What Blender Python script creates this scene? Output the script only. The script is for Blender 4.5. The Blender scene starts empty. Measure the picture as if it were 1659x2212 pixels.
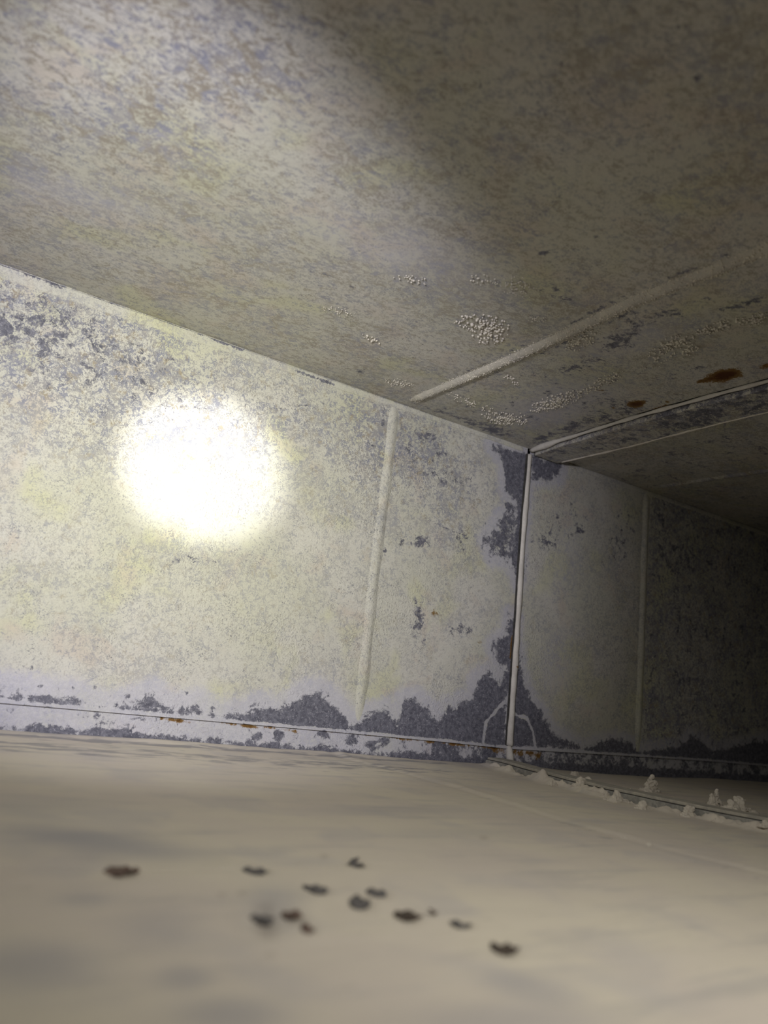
import bpy, bmesh, math, random
import numpy as np
from mathutils import Matrix, Vector

# ------------------------------------------------------------------ camera
H = 0.6                                            # duct height (m)
RV = np.array([-0.2198, 0.0467, 0.1168]); F = 1677.0
CAM = np.array([0.0, -1.1031, 0.1167])
HL = 0.0344                                        # height of the lap along the wall foot
X_RIB1, X_JOINT, X_RIB2, X_PLATE = 0.6774, 0.9891, 1.3487, 1.0885

def _rot(w):
    t = np.linalg.norm(w); k = w / t
    K = np.array([[0, -k[2], k[1]], [k[2], 0, -k[0]], [-k[1], k[0], 0]])
    return np.eye(3) + np.sin(t) * K + (1 - np.cos(t)) * K @ K
_a = math.radians(35)
M = _rot(RV) @ np.array([[math.cos(_a), -math.sin(_a), 0], [0, 0, -1.0], [math.sin(_a), math.cos(_a), 0]])

scene = bpy.context.scene
col = scene.collection
cd = bpy.data.cameras.new('camera'); cam = bpy.data.objects.new('camera', cd); col.objects.link(cam)
cd.sensor_fit = 'VERTICAL'; cd.sensor_height = 36.0; cd.lens = 36.0 * F / 2212.0
cd.clip_start = 0.01; cd.clip_end = 50
cd.dof.use_dof = True; cd.dof.focus_distance = 1.2; cd.dof.aperture_fstop = 4.2
R3 = np.array([M[0], -M[1], -M[2]]).T
mw = Matrix.Identity(4)
for i in range(3):
    for j in range(3): mw[i][j] = R3[i][j]
    mw[i][3] = CAM[i]
cam.matrix_world = mw
scene.camera = cam

# ------------------------------------------------------------------ world, light, exposure
w = bpy.data.worlds.new('world'); scene.world = w; w.use_nodes = True
w.node_tree.nodes['Background'].inputs[0].default_value = (0.0, 0.0, 0.0, 1)
scene.view_settings.view_transform = 'Standard'; scene.view_settings.look = 'None'
scene.view_settings.gamma = 1.0; scene.view_settings.exposure = 0.0
scene.view_settings.use_curve_mapping = False

LAMP = Vector((-0.19, -1.0, 0.335)); AIM = Vector((0.354, 0.0, 0.397))
def torch(name, power, half_deg, blend, color, radius=0.012, aim=AIM, loc=LAMP):
    l = bpy.data.lights.new(name, 'SPOT'); l.energy = power; l.spot_size = math.radians(2 * half_deg)
    l.spot_blend = blend; l.color = color; l.shadow_soft_size = radius
    o = bpy.data.objects.new(name, l); col.objects.link(o); o.location = loc
    o.rotation_euler = (aim - loc).to_track_quat('-Z', 'Y').to_euler()
    return o
# one handheld torch: hot centre, warm green-yellow beam, blue-violet rim, dim warm spill
torch('torch_core_light', 115, 6.9, 0.85, (1.0, 0.99, 0.95))
torch('torch_halo_light', 9, 15, 1.0, (1.0, 0.98, 0.66))
torch('torch_beam_light', 18, 25, 1.0, (0.99, 1.0, 0.58))
torch('torch_rim_light', 38, 29.5, 0.6, (0.90, 0.885, 1.0))
torch('torch_mid_light', 2.5, 42, 1.0, (0.98, 0.95, 1.0))
# added fill light above the floor, with no real source, to brighten it
torch('floor_fill_light', 8.5, 60, 1.0, (1.0, 0.965, 0.89), 0.03, Vector((0.48, -0.60, 0.0)), Vector((0.28, -1.10, 0.48)))

# ------------------------------------------------------------------ helpers
def un(px, py, ax, val):
    """point of a real plane (x, y or z = val) seen at a place in the photograph"""
    d = M.T @ np.array([px - 829.5, py - 1106.0, F]); t = (val - CAM[ax]) / d[ax]
    return CAM + t * d
def wl(pts): return np.array([[un(x, y, 1, 0.0)[0], un(x, y, 1, 0.0)[2]] for x, y in pts])    # wall coordinates (x, z)
def cl(pts, z=H): return np.array([un(x, y, 2, z)[:2] for x, y in pts])                       # ceiling coordinates (x, y)
def fl(pts, z=0.0): return np.array([un(x, y, 2, z)[:2] for x, y in pts])

_rs = np.random.RandomState(7)
_lat = _rs.rand(256, 256)
def vnoise(x, y):
    xi = np.floor(x).astype(int); yi = np.floor(y).astype(int); fx = x - xi; fy = y - yi
    fx = fx * fx * (3 - 2 * fx); fy = fy * fy * (3 - 2 * fy)
    g = lambda a, b: _lat[a & 255, b & 255]
    return (g(xi, yi) * (1 - fx) + g(xi + 1, yi) * fx) * (1 - fy) + (g(xi, yi + 1) * (1 - fx) + g(xi + 1, yi + 1) * fx) * fy
def fbm(x, y, s, octs=4, off=0.0):
    r = 0; a = 0.5; n = 0
    for i in range(octs):
        r = r + a * vnoise(x * s + 17.3 * i + off, y * s + 9.1 * i + off * 1.7); n += a; a *= 0.55; s *= 2.03
    return r / n - 0.5
def sstep(a, b, x):
    t = np.clip((x - a) / (b - a), 0, 1); return t * t * (3 - 2 * t)
def inpoly(P, U, V):
    r = np.zeros(U.shape, bool); n = len(P)
    for i in range(n):
        x0, y0 = P[i]; x1, y1 = P[(i + 1) % n]
        c = ((y0 > V) != (y1 > V)); 
        xx = (x1 - x0) * (V - y0) / ((y1 - y0) if y1 != y0 else 1e-12) + x0
        r ^= c & (U < xx)
    return r
def dseg(P, U, V, closed=True):
    d = np.full(U.shape, 9.0); n = len(P)
    for i in range(n if closed else n - 1):
        a = P[i]; b = P[(i + 1) % n]; e = b - a; L = max((e ** 2).sum(), 1e-12)
        t = np.clip(((U - a[0]) * e[0] + (V - a[1]) * e[1]) / L, 0, 1)
        d = np.minimum(d, np.hypot(U - a[0] - t * e[0], V - a[1] - t * e[1]))
    return d
def poly(P, U, V, soft=0.006, wt=1.0):
    soft = soft * 4.2
    d = dseg(P, U, V); s = np.where(inpoly(P, U, V), 1, -1) * d
    return wt * sstep(-soft, soft, s)
def blob(c, e1, e2, U, V, wt=1.0):
    """soft patch on a surface: centre and two half-axis end points"""
    a = e1 - c; b = e2 - c; det = a[0] * b[1] - a[1] * b[0]
    p = ((U - c[0]) * b[1] - (V - c[1]) * b[0]) / det; q = (-(U - c[0]) * a[1] + (V - c[1]) * a[0]) / det
    return wt * np.exp(-(p * p + q * q) ** 1.3 * 0.9)
def stroke(P, U, V, wd, wt=1.0): return wt * np.exp(-(dseg(P, U, V, False) / wd) ** 2)

def mesh_obj(name, verts, faces, mat, parent=None, smooth=True, attr=None):
    me = bpy.data.meshes.new(name)
    verts = np.asarray(verts, dtype=np.float32)
    if isinstance(faces, np.ndarray):
        me.vertices.add(len(verts)); me.vertices.foreach_set('co', verts.ravel())
        n = len(faces); k = faces.shape[1]
        me.loops.add(n * k); me.polygons.add(n)
        me.loops.foreach_set('vertex_index', faces.ravel().astype(np.int32))
        me.polygons.foreach_set('loop_start', np.arange(0, n * k, k, dtype=np.int32))
        me.update(calc_edges=True)
    else:
        me.from_pydata([tuple(v) for v in verts], [], faces); me.update()
    if smooth: me.polygons.foreach_set('use_smooth', np.ones(len(me.polygons), bool))
    if attr is not None:
        at = me.color_attributes.new('wear', 'FLOAT_COLOR', 'POINT')
        at.data.foreach_set('color', attr.astype(np.float32).ravel())
    if mat: me.materials.append(mat)
    o = bpy.data.objects.new(name, me); col.objects.link(o)
    if parent: o.parent = parent
    return o
def grid(name, us, vs, fn, mat, parent=None, masks=None, flip=False):
    U, V = np.meshgrid(us, vs, indexing='ij')
    X, Y, Z = fn(U, V)
    nu, nv = len(us), len(vs); i = np.arange(nu * nv).reshape(nu, nv)
    a, b, c, d = i[:-1, :-1], i[1:, :-1], i[1:, 1:], i[:-1, 1:]
    q = np.stack([a, d, c, b] if flip else [a, b, c, d], -1).reshape(-1, 4)
    at = None
    if masks is not None:
        m = masks(U, V); at = np.stack([np.clip(m[0], 0, 1), np.clip(m[1], 0, 1), np.clip(m[2], 0, 1), np.clip(m[3], 0, 1)], -1).reshape(-1, 4)
    return mesh_obj(name, np.stack([X, Y, Z], -1).reshape(-1, 3), q, mat, parent, True, at)
def root(name, kind=None, label=None, cat=None, loc=(0, 0, 0), group=None):
    o = bpy.data.objects.new(name, None); col.objects.link(o); o.location = loc; o.empty_display_size = 0.05
    tag(o, label, cat, group, kind); return o
def tag(o, label=None, cat=None, group=None, kind=None):
    for k, v in (('label', label), ('category', cat), ('group', group), ('kind', kind)):
        if v: o[k] = v
    return o
def box_bm(bm, x0, x1, y0, y1, z0, z1):
    vs = [bm.verts.new(p) for p in ((x0, y0, z0), (x1, y0, z0), (x1, y1, z0), (x0, y1, z0), (x0, y0, z1), (x1, y0, z1), (x1, y1, z1), (x0, y1, z1))]
    for f in ((3, 2, 1, 0), (4, 5, 6, 7), (0, 1, 5, 4), (1, 2, 6, 5), (2, 3, 7, 6), (3, 0, 4, 7)): bm.faces.new([vs[i] for i in f])
def bm_obj(name, bm, mat, parent=None, smooth=False):
    me = bpy.data.meshes.new(name); bm.to_mesh(me); bm.free()
    if smooth: me.polygons.foreach_set('use_smooth', np.ones(len(me.polygons), bool))
    me.materials.append(mat); o = bpy.data.objects.new(name, me); col.objects.link(o)
    if parent: o.parent = parent
    return o

# ------------------------------------------------------------------ materials
class NT:
    def __init__(s, name):
        s.m = bpy.data.materials.new(name); s.m.use_nodes = True; s.t = s.m.node_tree; s.n = s.t.nodes; s.l = s.t.links
        s.b = s.n['Principled BSDF']; s.co = s.n.new('ShaderNodeTexCoord').outputs['Object']
    def lk(s, a, b): s.l.new(a, b)
    def mapc(s, sc, loc=(0, 0, 0), rot=(0, 0, 0)):
        n = s.n.new('ShaderNodeMapping'); n.inputs['Scale'].default_value = sc; n.inputs['Location'].default_value = loc
        n.inputs['Rotation'].default_value = rot; s.lk(s.co, n.inputs[0]); return n.outputs[0]
    def noise(s, scale, detail=3, rough=0.55, dist=0.0, vec=None, lac=2.0):
        n = s.n.new('ShaderNodeTexNoise'); s.lk(vec if vec is not None else s.co, n.inputs['Vector'])
        n.inputs['Scale'].default_value = scale; n.inputs['Detail'].default_value = detail; n.inputs['Roughness'].default_value = rough
        n.inputs['Distortion'].default_value = dist; n.inputs['Lacunarity'].default_value = lac; return n.outputs['Fac']
    def vor(s, scale, feature='F1', vec=None):
        n = s.n.new('ShaderNodeTexVoronoi'); n.feature = feature; s.lk(vec if vec is not None else s.co, n.inputs['Vector'])
        n.inputs['Scale'].default_value = scale; return n.outputs['Distance']
    def mth(s, op, a, b=None, c=None, clamp=False):
        n = s.n.new('ShaderNodeMath'); n.operation = op; n.use_clamp = clamp
        for i, v in enumerate((a, b, c)):
            if v is None: continue
            if isinstance(v, (int, float)): n.inputs[i].default_value = v
            else: s.lk(v, n.inputs[i])
        return n.outputs[0]
    def ss(s, v, lo, hi, to0=0.0, to1=1.0):
        n = s.n.new('ShaderNodeMapRange'); n.interpolation_type = 'SMOOTHSTEP'; s.lk(v, n.inputs['Value'])
        n.inputs['From Min'].default_value = lo; n.inputs['From Max'].default_value = hi
        n.inputs['To Min'].default_value = to0; n.inputs['To Max'].default_value = to1; return n.outputs[0]
    def mix(s, f, a, b, mode='MIX'):
        n = s.n.new('ShaderNodeMix'); n.data_type = 'RGBA'; n.blend_type = mode
        if isinstance(f, (int, float)): n.inputs[0].default_value = f
        else: s.lk(f, n.inputs[0])
        for i, v in ((6, a), (7, b)):
            if isinstance(v, tuple): n.inputs[i].default_value = (*v, 1)
            else: s.lk(v, n.inputs[i])
        return n.outputs[2]
    def attr(s):
        n = s.n.new('ShaderNodeAttribute'); n.attribute_name = 'wear'; sp = s.n.new('ShaderNodeSeparateColor')
        s.lk(n.outputs['Color'], sp.inputs[0]); return sp.outputs[0], sp.outputs[1], sp.outputs[2], n.outputs['Alpha']
    def bump(s, h, strength, dist, prev=None):
        n = s.n.new('ShaderNodeBump'); n.inputs['Strength'].default_value = strength; n.inputs['Distance'].default_value = dist
        s.lk(h, n.inputs['Height'])
        if prev is not None: s.lk(prev, n.inputs['Normal'])
        return n.outputs[0]

def zinc(name, streak=(1, 1, 1), brown=0.0, grain=1.0):
    """galvanised sheet under a thin crust of pale dust. wear: R bare zinc, G blue-grey film, B rust, A flecked"""
    t = NT(name); bare, film, rust, fleck = t.attr()
    v = t.mapc(streak)
    # slow tints of the crust
    big = t.noise(5.5, 3, 0.5, 0.3); big2 = t.noise(9, 3, 0.5, 0.4, t.mapc((1, 1, 1), (3, 5, 1))); big3 = t.noise(13, 4, 0.6, 0.6, t.mapc((1, 1, 1), (7, 2, 4)))
    crust = t.mix(t.ss(big, 0.35, 0.65), (0.53, 0.525, 0.44), (0.57, 0.555, 0.51))
    crust = t.mix(t.ss(big2, 0.52, 0.68, 0, 0.55), crust, (0.56, 0.56, 0.32))
    crust = t.mix(t.ss(big3, 0.54 - 0.06 * brown, 0.70, 0, 0.5), crust, (0.53, 0.44, 0.37))
    if brown: crust = t.mix(0.16, crust, (0.38, 0.36, 0.30))
    fine = t.noise(420, 3, 0.6, 0, v)
    crust = t.mix(t.ss(fine, 0.3, 0.7, 0, 0.35), crust, (0.40, 0.38, 0.33))
    # flecks where the crust is thin
    n1 = t.noise(120, 5, 0.78, 1.0 - 0.5 * brown, v); n2 = t.noise(330, 3, 0.65, 1.6, v); nb = t.noise(14, 4, 0.6, 0.5, v)
    cov = t.mth('ADD', t.mth('MULTIPLY', n1, 0.55), t.mth('MULTIPLY', n2, 0.45))
    cov = t.mth('ADD', cov, t.mth('MULTIPLY', t.mth('SUBTRACT', nb, 0.5), 0.24))
    cov = t.mth('ADD', cov, t.mth('MULTIPLY', fleck, 0.045))
    thin = t.ss(cov, 0.505, 0.56)
    patch = t.noise(55, 2, 0.5, 0.5, t.mapc((1, 1, 1), (2, 2, 2)))
    zc = t.mix(t.ss(patch, 0.4, 0.6), (0.23, 0.235, 0.285), (0.31, 0.30, 0.30))
    zc = t.mix(t.ss(t.noise(60 - 25 * brown, 4, 0.6, 0.6, t.mapc((1, 1, 1), (8, 1, 5))), 0.52 - 0.08 * brown, 0.66 - 0.08 * brown, 0, 0.55 + 0.3 * brown), zc, (0.34, 0.27, 0.14) if not brown else (0.28, 0.245, 0.185))
    c = t.mix(t.mth('MULTIPLY', thin, t.ss(fleck, 0.0, 1.0, 0.55, 1.0)), crust, zc)
    # dark pin flecks
    pin = t.mth('MULTIPLY', t.ss(t.noise(260, 2, 0.5, 2.2, v), 0.60, 0.66), t.ss(t.noise(20, 3, 0.6, 0, t.mapc((1, 1, 1), (4, 4, 0))), 0.45, 0.60, 0.1, 0.9))
    c = t.mix(pin, c, (0.20, 0.20, 0.21))
    # fine scratches in the sheet's rolling direction
    # film
    ff = t.ss(t.mth('ADD', film, t.mth('MULTIPLY', t.mth('SUBTRACT', n1, 0.5), 0.9)), 0.25, 0.75)
    c = t.mix(t.mth('MULTIPLY', ff, 0.55), c, t.mix(t.ss(n2, 0.35, 0.65), (0.38, 0.38, 0.47), (0.54, 0.53, 0.63)))
    # bare metal
    n3 = t.noise(42, 5, 0.7, 0.6)
    edge = t.mth('ADD', t.mth('ADD', t.mth('MULTIPLY', t.mth('SUBTRACT', n1, 0.5), 1.1), t.mth('MULTIPLY', t.mth('SUBTRACT', n3, 0.5), 1.9)), t.mth('MULTIPLY', t.mth('SUBTRACT', n2, 0.5), 0.8))
    bf = t.mth('MULTIPLY', t.ss(t.mth('ADD', bare, edge), 0.42, 0.58), t.ss(bare, 0.02, 0.18))
    spang = t.vor(70, 'F1'); 
    bc = t.mix(t.ss(t.noise(130, 4, 0.7, 0.5), 0.35, 0.7), (0.09, 0.09, 0.115), (0.19, 0.19, 0.225))
    bc = t.mix(t.ss(n2, 0.58, 0.66, 0, 0.7), bc, (0.45, 0.44, 0.48))
    c = t.mix(bf, c, bc)
    # rust
    rf = t.mth('MULTIPLY', t.ss(t.mth('ADD', rust, t.mth('MULTIPLY', edge, 0.7)), 0.35, 0.6), t.ss(rust, 0.02, 0.2))
    c = t.mix(rf, c, t.mix(t.ss(t.mth('ADD', rust, t.mth('MULTIPLY', edge, 0.5)), 0.55, 1.0), (0.20, 0.115, 0.035), (0.075, 0.024, 0.006)))
    t.lk(c, t.b.inputs['Base Color'])
    t.b.inputs['Specular IOR Level'].default_value = 0.25
    t.lk(t.ss(bf, 0, 1, 0.82, 0.55), t.b.inputs['Roughness'])
    h = t.mth('SUBTRACT', t.mth('MULTIPLY', fine, 0.6), t.mth('MULTIPLY', t.mth('MAXIMUM', thin, bf), 0.5))
    nrm = t.bump(h, 0.45, 0.0004)
    gr = t.mth('MULTIPLY', t.ss(t.noise(300, 1, 0.4, 0, v), 0.52, 0.7), t.ss(t.noise(7, 2, 0.5, 0, t.mapc((1, 1, 1), (1, 9, 3))), 0.45, 0.6))
    nrm = t.bump(gr, 0.55 * grain, 0.0009, nrm)
    t.lk(nrm, t.b.inputs['Normal'])
    return t.m

def powder(name, c1=(0.62, 0.56, 0.46), c2=(0.55, 0.49, 0.42), bscale=600, bstr=0.5, bdist=0.0006):
    t = NT(name)
    c = t.mix(t.ss(t.noise(30, 4, 0.6), 0.35, 0.65), c1, c2)
    c = t.mix(t.ss(t.noise(500, 2, 0.5), 0.3, 0.7, 0, 0.25), c, (c2[0] * .7, c2[1] * .7, c2[2] * .7))
    t.lk(c, t.b.inputs['Base Color']); t.b.inputs['Roughness'].default_value = 0.95; t.b.inputs['Specular IOR Level'].default_value = 0.1
    t.lk(t.bump(t.noise(bscale, 3, 0.6), bstr, bdist), t.b.inputs['Normal']); return t.m

def floor_dust():
    """thick pale dust. wear: R scraped grey, G lilac-grey, B dark spots and a painted soft shadow, A cream"""
    t = NT('floor_dust'); sc, lil, st, cr = t.attr()
    v = t.mapc((0.35, 1, 1), rot=(0, 0, math.radians(-4)))
    c = t.mix(t.ss(t.noise(6, 4, 0.55, 0.3), 0.35, 0.65), (0.67, 0.615, 0.51), (0.63, 0.57, 0.50))
    c = t.mix(t.ss(t.noise(15, 3, 0.5, 0.3, t.mapc((1, 1, 1), (5, 3, 0))), 0.5, 0.7, 0, 0.5), c, (0.52, 0.49, 0.47))
    n1 = t.noise(60, 4, 0.6, 0.4, v); n2 = t.noise(150, 4, 0.65, 0.3, v)
    f = t.ss(t.mth('ADD', sc, t.mth('MULTIPLY', t.mth('SUBTRACT', n1, 0.5), 2.2)), 0.42, 0.80)
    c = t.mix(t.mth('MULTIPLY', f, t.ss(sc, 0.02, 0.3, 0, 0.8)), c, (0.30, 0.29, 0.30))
    sv = t.mapc((0.16, 1, 1), (1, 2, 0), rot=(0, 0, math.radians(-3)))
    c = t.mix(t.ss(t.noise(42, 5, 0.65, 0.4, sv), 0.50, 0.72, 0, 0.55), c, (0.44, 0.42, 0.40))
    c = t.mix(t.mth('MULTIPLY', lil, 0.9), c, (0.38, 0.37, 0.385))
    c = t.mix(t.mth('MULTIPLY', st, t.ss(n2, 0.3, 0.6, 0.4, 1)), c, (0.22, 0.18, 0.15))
    c = t.mix(t.ss(n2, 0.62, 0.72, 0, 0.35), c, (0.42, 0.39, 0.34))
    t.lk(c, t.b.inputs['Base Color']); t.b.inputs['Roughness'].default_value = 0.95; t.b.inputs['Specular IOR Level'].default_value = 0.1
    nrm = t.bump(t.noise(500, 3, 0.6), 0.35, 0.0005)
    nrm = t.bump(t.noise(120, 4, 0.6, 0.2, v), 0.45, 0.0018, nrm); t.lk(nrm, t.b.inputs['Normal']); return t.m

M_WALL = zinc('dusty_zinc_wall'); M_CEIL = zinc('dusty_zinc_ceiling', (0.7, 1, 1), 1.0, 0.12); M_STRIP = zinc('dusty_zinc_strip')
M_FLOOR = floor_dust()
M_CAULK = powder('caulk', (0.66, 0.63, 0.58), (0.56, 0.53, 0.49), 260, 0.5, 0.001)
M_POW = powder('white_dust', (0.66, 0.61, 0.53), (0.58, 0.53, 0.46), 420, 0.7, 0.0009)
M_GRAN = powder('pale_granule', (0.70, 0.66, 0.56), (0.60, 0.56, 0.50), 900, 0.2, 0.0003)
M_BEAD = powder('crusted_bead', (0.54, 0.51, 0.44), (0.44, 0.42, 0.38), 260, 0.9, 0.0012)
def simple(name, c1, c2, rough=0.6, metal=0.0, sc=120):
    t = NT(name); t.lk(t.mix(t.ss(t.noise(sc, 4, 0.65, 0.6), 0.35, 0.65), c1, c2), t.b.inputs['Base Color'])
    t.b.inputs['Roughness'].default_value = rough; t.b.inputs['Metallic'].default_value = metal
    t.lk(t.bump(t.noise(sc * 3, 3, 0.6), 0.5, 0.0006), t.b.inputs['Normal']); return t.m
M_CLEAT = simple('dull_cleat_metal', (0.20, 0.20, 0.19), (0.33, 0.32, 0.29), 0.6, 0.0, 90)
M_CLEAT_TOP = simple('dusted_cleat_metal', (0.30, 0.285, 0.25), (0.42, 0.39, 0.33), 0.8, 0.0, 60)
M_GAP = simple('dark_gap', (0.03, 0.03, 0.03), (0.06, 0.055, 0.05), 0.9)
M_RUST = simple('rust', (0.17, 0.07, 0.018), (0.26, 0.16, 0.07), 0.9, 0, 200)
M_FLAKE = simple('dark_flake', (0.045, 0.035, 0.028), (0.11, 0.085, 0.065), 0.85, 0, 200)
M_FLAKE_G = simple('grey_flake', (0.085, 0.08, 0.08), (0.17, 0.16, 0.155), 0.85, 0, 200)
M_FLAKE_B = simple('brown_flake', (0.10, 0.065, 0.05), (0.20, 0.145, 0.12), 0.85, 0, 200)

def axis(*segs):
    out = [np.linspace(a, b, max(2, int(round((b - a) / s)) + 1))[:-1] for a, b, s in segs]
    return np.concatenate(out + [np.array([segs[-1][1]])])

# ------------------------------------------------------------------ wall seen ahead
Z_LAP_P = wl([(0, 1518), (500, 1561), (700, 1578.5), (965, 1603), (1091, 1616.6), (1362, 1633), (1527, 1644)])
def zlap(x): return np.interp(x, Z_LAP_P[:, 0], Z_LAP_P[:, 1])
Z_FLO_P = wl([(0, 1577), (120, 1585), (300, 1594), (500, 1608), (610, 1618), (700, 1622), (900, 1640), (1045, 1650), (1075, 1655), (1120, 1652), (1200, 1662), (1307, 1674), (1564, 1683)])
def zflo(x): return np.interp(x, Z_FLO_P[:, 0], Z_FLO_P[:, 1])
JP = wl([(1142, 985), (1128, 1150), (1112, 1400), (1097, 1618)]); JP = JP[JP[:, 1].argsort()]
def xjoint(z): return np.interp(z, JP[:, 1], JP[:, 0])
R1 = wl([(852, 885), (833, 1050), (808, 1250), (788, 1450), (777, 1535)]); R1 = R1[R1[:, 1].argsort()]
R2 = wl([(1397, 1066), (1389, 1300), (1378, 1600)]); R2 = R2[R2[:, 1].argsort()]

def wall_masks(U, V):
    B = np.zeros(U.shape); G = np.zeros(U.shape); R = np.zeros(U.shape); K = np.zeros(U.shape)
    W = wl
    foot = [(-200, 1480), (0, 1487), (40, 1490), (100, 1500), (160, 1503), (200, 1525), (240, 1528), (300, 1510), (330, 1498), (350, 1520), (400, 1528), (430, 1520), (470, 1542), (520, 1545), (560, 1522), (600, 1535), (630, 1515), (660, 1498), (690, 1493), (710, 1510), (740, 1545), (757, 1572), (790, 1545), (830, 1535), (858, 1562), (872, 1515), (905, 1512), (930, 1535), (945, 1562), (965, 1530), (1000, 1520), (1030, 1510), (1030, 1470), (1055, 1455), (1080, 1480), (1092, 1470), (1092, 1640), (500, 1600), (-200, 1560)]
    P = W(foot); m = poly(P, U, V, 0.0045)
    left = sstep(0.42, 0.55, U); B = np.maximum(B, m * (0.74 + 0.26 * left))
    G = np.maximum(G, sstep(0.05, 0.0, dseg(P, U, V)) * (1 - m * 0) * 0.9)
    polys = [
        ([(1060, 962), (1146, 985), (1131, 1130), (1120, 1260), (1106, 1225), (1112, 1150), (1117, 1082), (1092, 1062), (1088, 1000)], 1.0),
        ([(1085, 1110), (1125, 1100), (1118, 1215), (1062, 1205), (1048, 1165)], 0.62),
        ([(1150, 988), (1215, 1001), (1208, 1030), (1180, 1038), (1152, 1030)], 1.0),
        ([(1062, 1392), (1113, 1352), (1112, 1445), (1078, 1440)], 0.85),
        ([(1098, 1330), (1116, 1335), (1106, 1500), (1090, 1500)], 0.9),
        ([(1120, 1400), (1128, 1455), (1147, 1512), (1170, 1540), (1192, 1580), (1245, 1608), (1260, 1618), (1096, 1614), (1106, 1520)], 1.0),
        ([(1262, 1618), (1290, 1604), (1330, 1598), (1365, 1606), (1375, 1622), (1470, 1612), (1490, 1592), (1515, 1600), (1540, 1620), (1660, 1600), (1800, 1600), (1800, 1670), (1262, 1650)], 0.95)]
    for pp, wt in polys:
        Q = W(pp); m = poly(Q, U, V, 0.004, wt); B = np.maximum(B, m)
        G = np.maximum(G, sstep(0.045, 0.0, dseg(Q, U, V)) * 0.8)
    def bl(c, rx, ry, wt, arr, sl=0.0):
        if arr is B and 10 < rx < 70: rx *= 1.3; ry *= 1.3; wt += 0.10
        P = W([c, (c[0] + rx, c[1] + rx * sl), (c[0] - ry * 0.1, c[1] + ry)])
        return np.maximum(arr, blob(P[0], P[1], P[2], U, V, wt))
    for c, rx, ry, wt in (((912, 1172), 26, 16, .45), ((865, 1168), 14, 12, .42), ((830, 1195), 7, 50, .42), ((868, 930), 5, 26, .5), ((828, 900), 4, 22, .5), ((1000, 1165), 14, 18, .4),
                          ((1075, 1165), 30, 34, .5), ((1102, 1105), 14, 35, .5), ((920, 960), 50, 40, .33), ((905, 1335), 16, 36, .42), ((1000, 1362), 30, 12, .4), ((915, 1385), 8, 20, .45), ((410, 1210), 45, 10, .36),
                          ((770, 800), 60, 10, .3), ((980, 1030), 60, 20, .28), ((1180, 1170), 26, 20, .4), ((1135, 1230), 8, 40, .4), ((1470, 1200), 60, 60, .36), ((1240, 1130), 40, 40, .25), ((1550, 1300), 90, 120, .33), ((1340, 1160), 30, 60, .25)):
        B = bl(c, rx, ry, wt, B)
    for x, y, s in ((70, 1442, 10), (88, 1482, 9), (158, 1486, 6), (275, 1505, 9), (237, 1504, 5), (458, 1530, 8), (403, 1498, 7), (205, 1485, 8)): B = bl((x, y), s, s * 0.9, .62, B)
    B = bl((110, 730), 300, 110, .49, B, 0.36); B = bl((330, 800), 130, 40, .30, B, 0.36); B = bl((480, 870), 120, 30, .22, B, 0.2)
    K = bl((160, 760), 420, 190, 1.0, K, 0.36); K = bl((860, 960), 170, 130, .9, K, 0.3); K = bl((500, 900), 300, 120, .6, K); K = bl((1000, 1080), 120, 120, .5, K)
    K = K - sstep(0.24, 0.12, V) * 0.9 * sstep(1.9, 1.6, U) + 0.1
    K = np.clip(K, 0, 1)
    G = np.maximum(G, sstep(0.11, 0.05, V) * 0.55)
    G = bl((1230, 1190), 60, 180, .4, G); G = bl((1200, 1430), 50, 100, .5, G); K = bl((1600, 1300), 200, 400, 1.0, K); K = np.where(U > 1.36, np.maximum(K, 1.0), K); B = np.where(U > 1.37, np.maximum(B, 0.33), B)  # past the second rib: flecked; added bare tone paints in the unlit darkness
    # pale streaks left on the bare corner
    for s in ([(1090, 1515), (1070, 1538), (1050, 1560), (1044, 1602)], [(1112, 1543), (1138, 1550), (1152, 1580), (1156, 1612)]):
        q = np.exp(-(dseg(W(s), U, V, False) / 0.0035) ** 2); B = B * (1 - q); G = np.maximum(G, q)
    # rust by the upright joint
    for s in ([(1107, 1375), (1104, 1420)], [(1116, 1432), (1108, 1442)], [(1137, 1000), (1136, 1022)]):
        R = np.maximum(R, stroke(W(s), U, V, 0.0035, 0.95))
    R = bl((690 + 250, 1324), 9, 9, .5, R); R = bl((1037, 1388), 7, 7, .55, R)
    # thin scratches
    for s in ([(140, 930), (330, 912), (520, 890), (700, 872)], [(340, 874), (460, 884)], [(860, 1090), (960, 1140), (1010, 1160)], [(740, 930), (900, 1010), (1000, 1080)]):
        B = np.maximum(B, stroke(W(s), U, V, 0.0022, 0.42))
    # the folded foot edge stays dusty
    e = np.exp(-((V - zlap(U) - 0.002) / 0.003) ** 2); B = B * (1 - 0.9 * e); G = np.maximum(G, e * .8)
    return B, G, R, K

def rib_off(U, V, P, h, wd, fade_lo=0.05, fade_hi=0.597):
    d = (U - np.interp(V, P[:, 1], P[:, 0])) / wd
    return h * np.exp(-(np.abs(d) ** 2.6)) * sstep(fade_lo - .015, fade_lo + .03, V) * sstep(fade_hi, fade_hi - .03, V)

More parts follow.
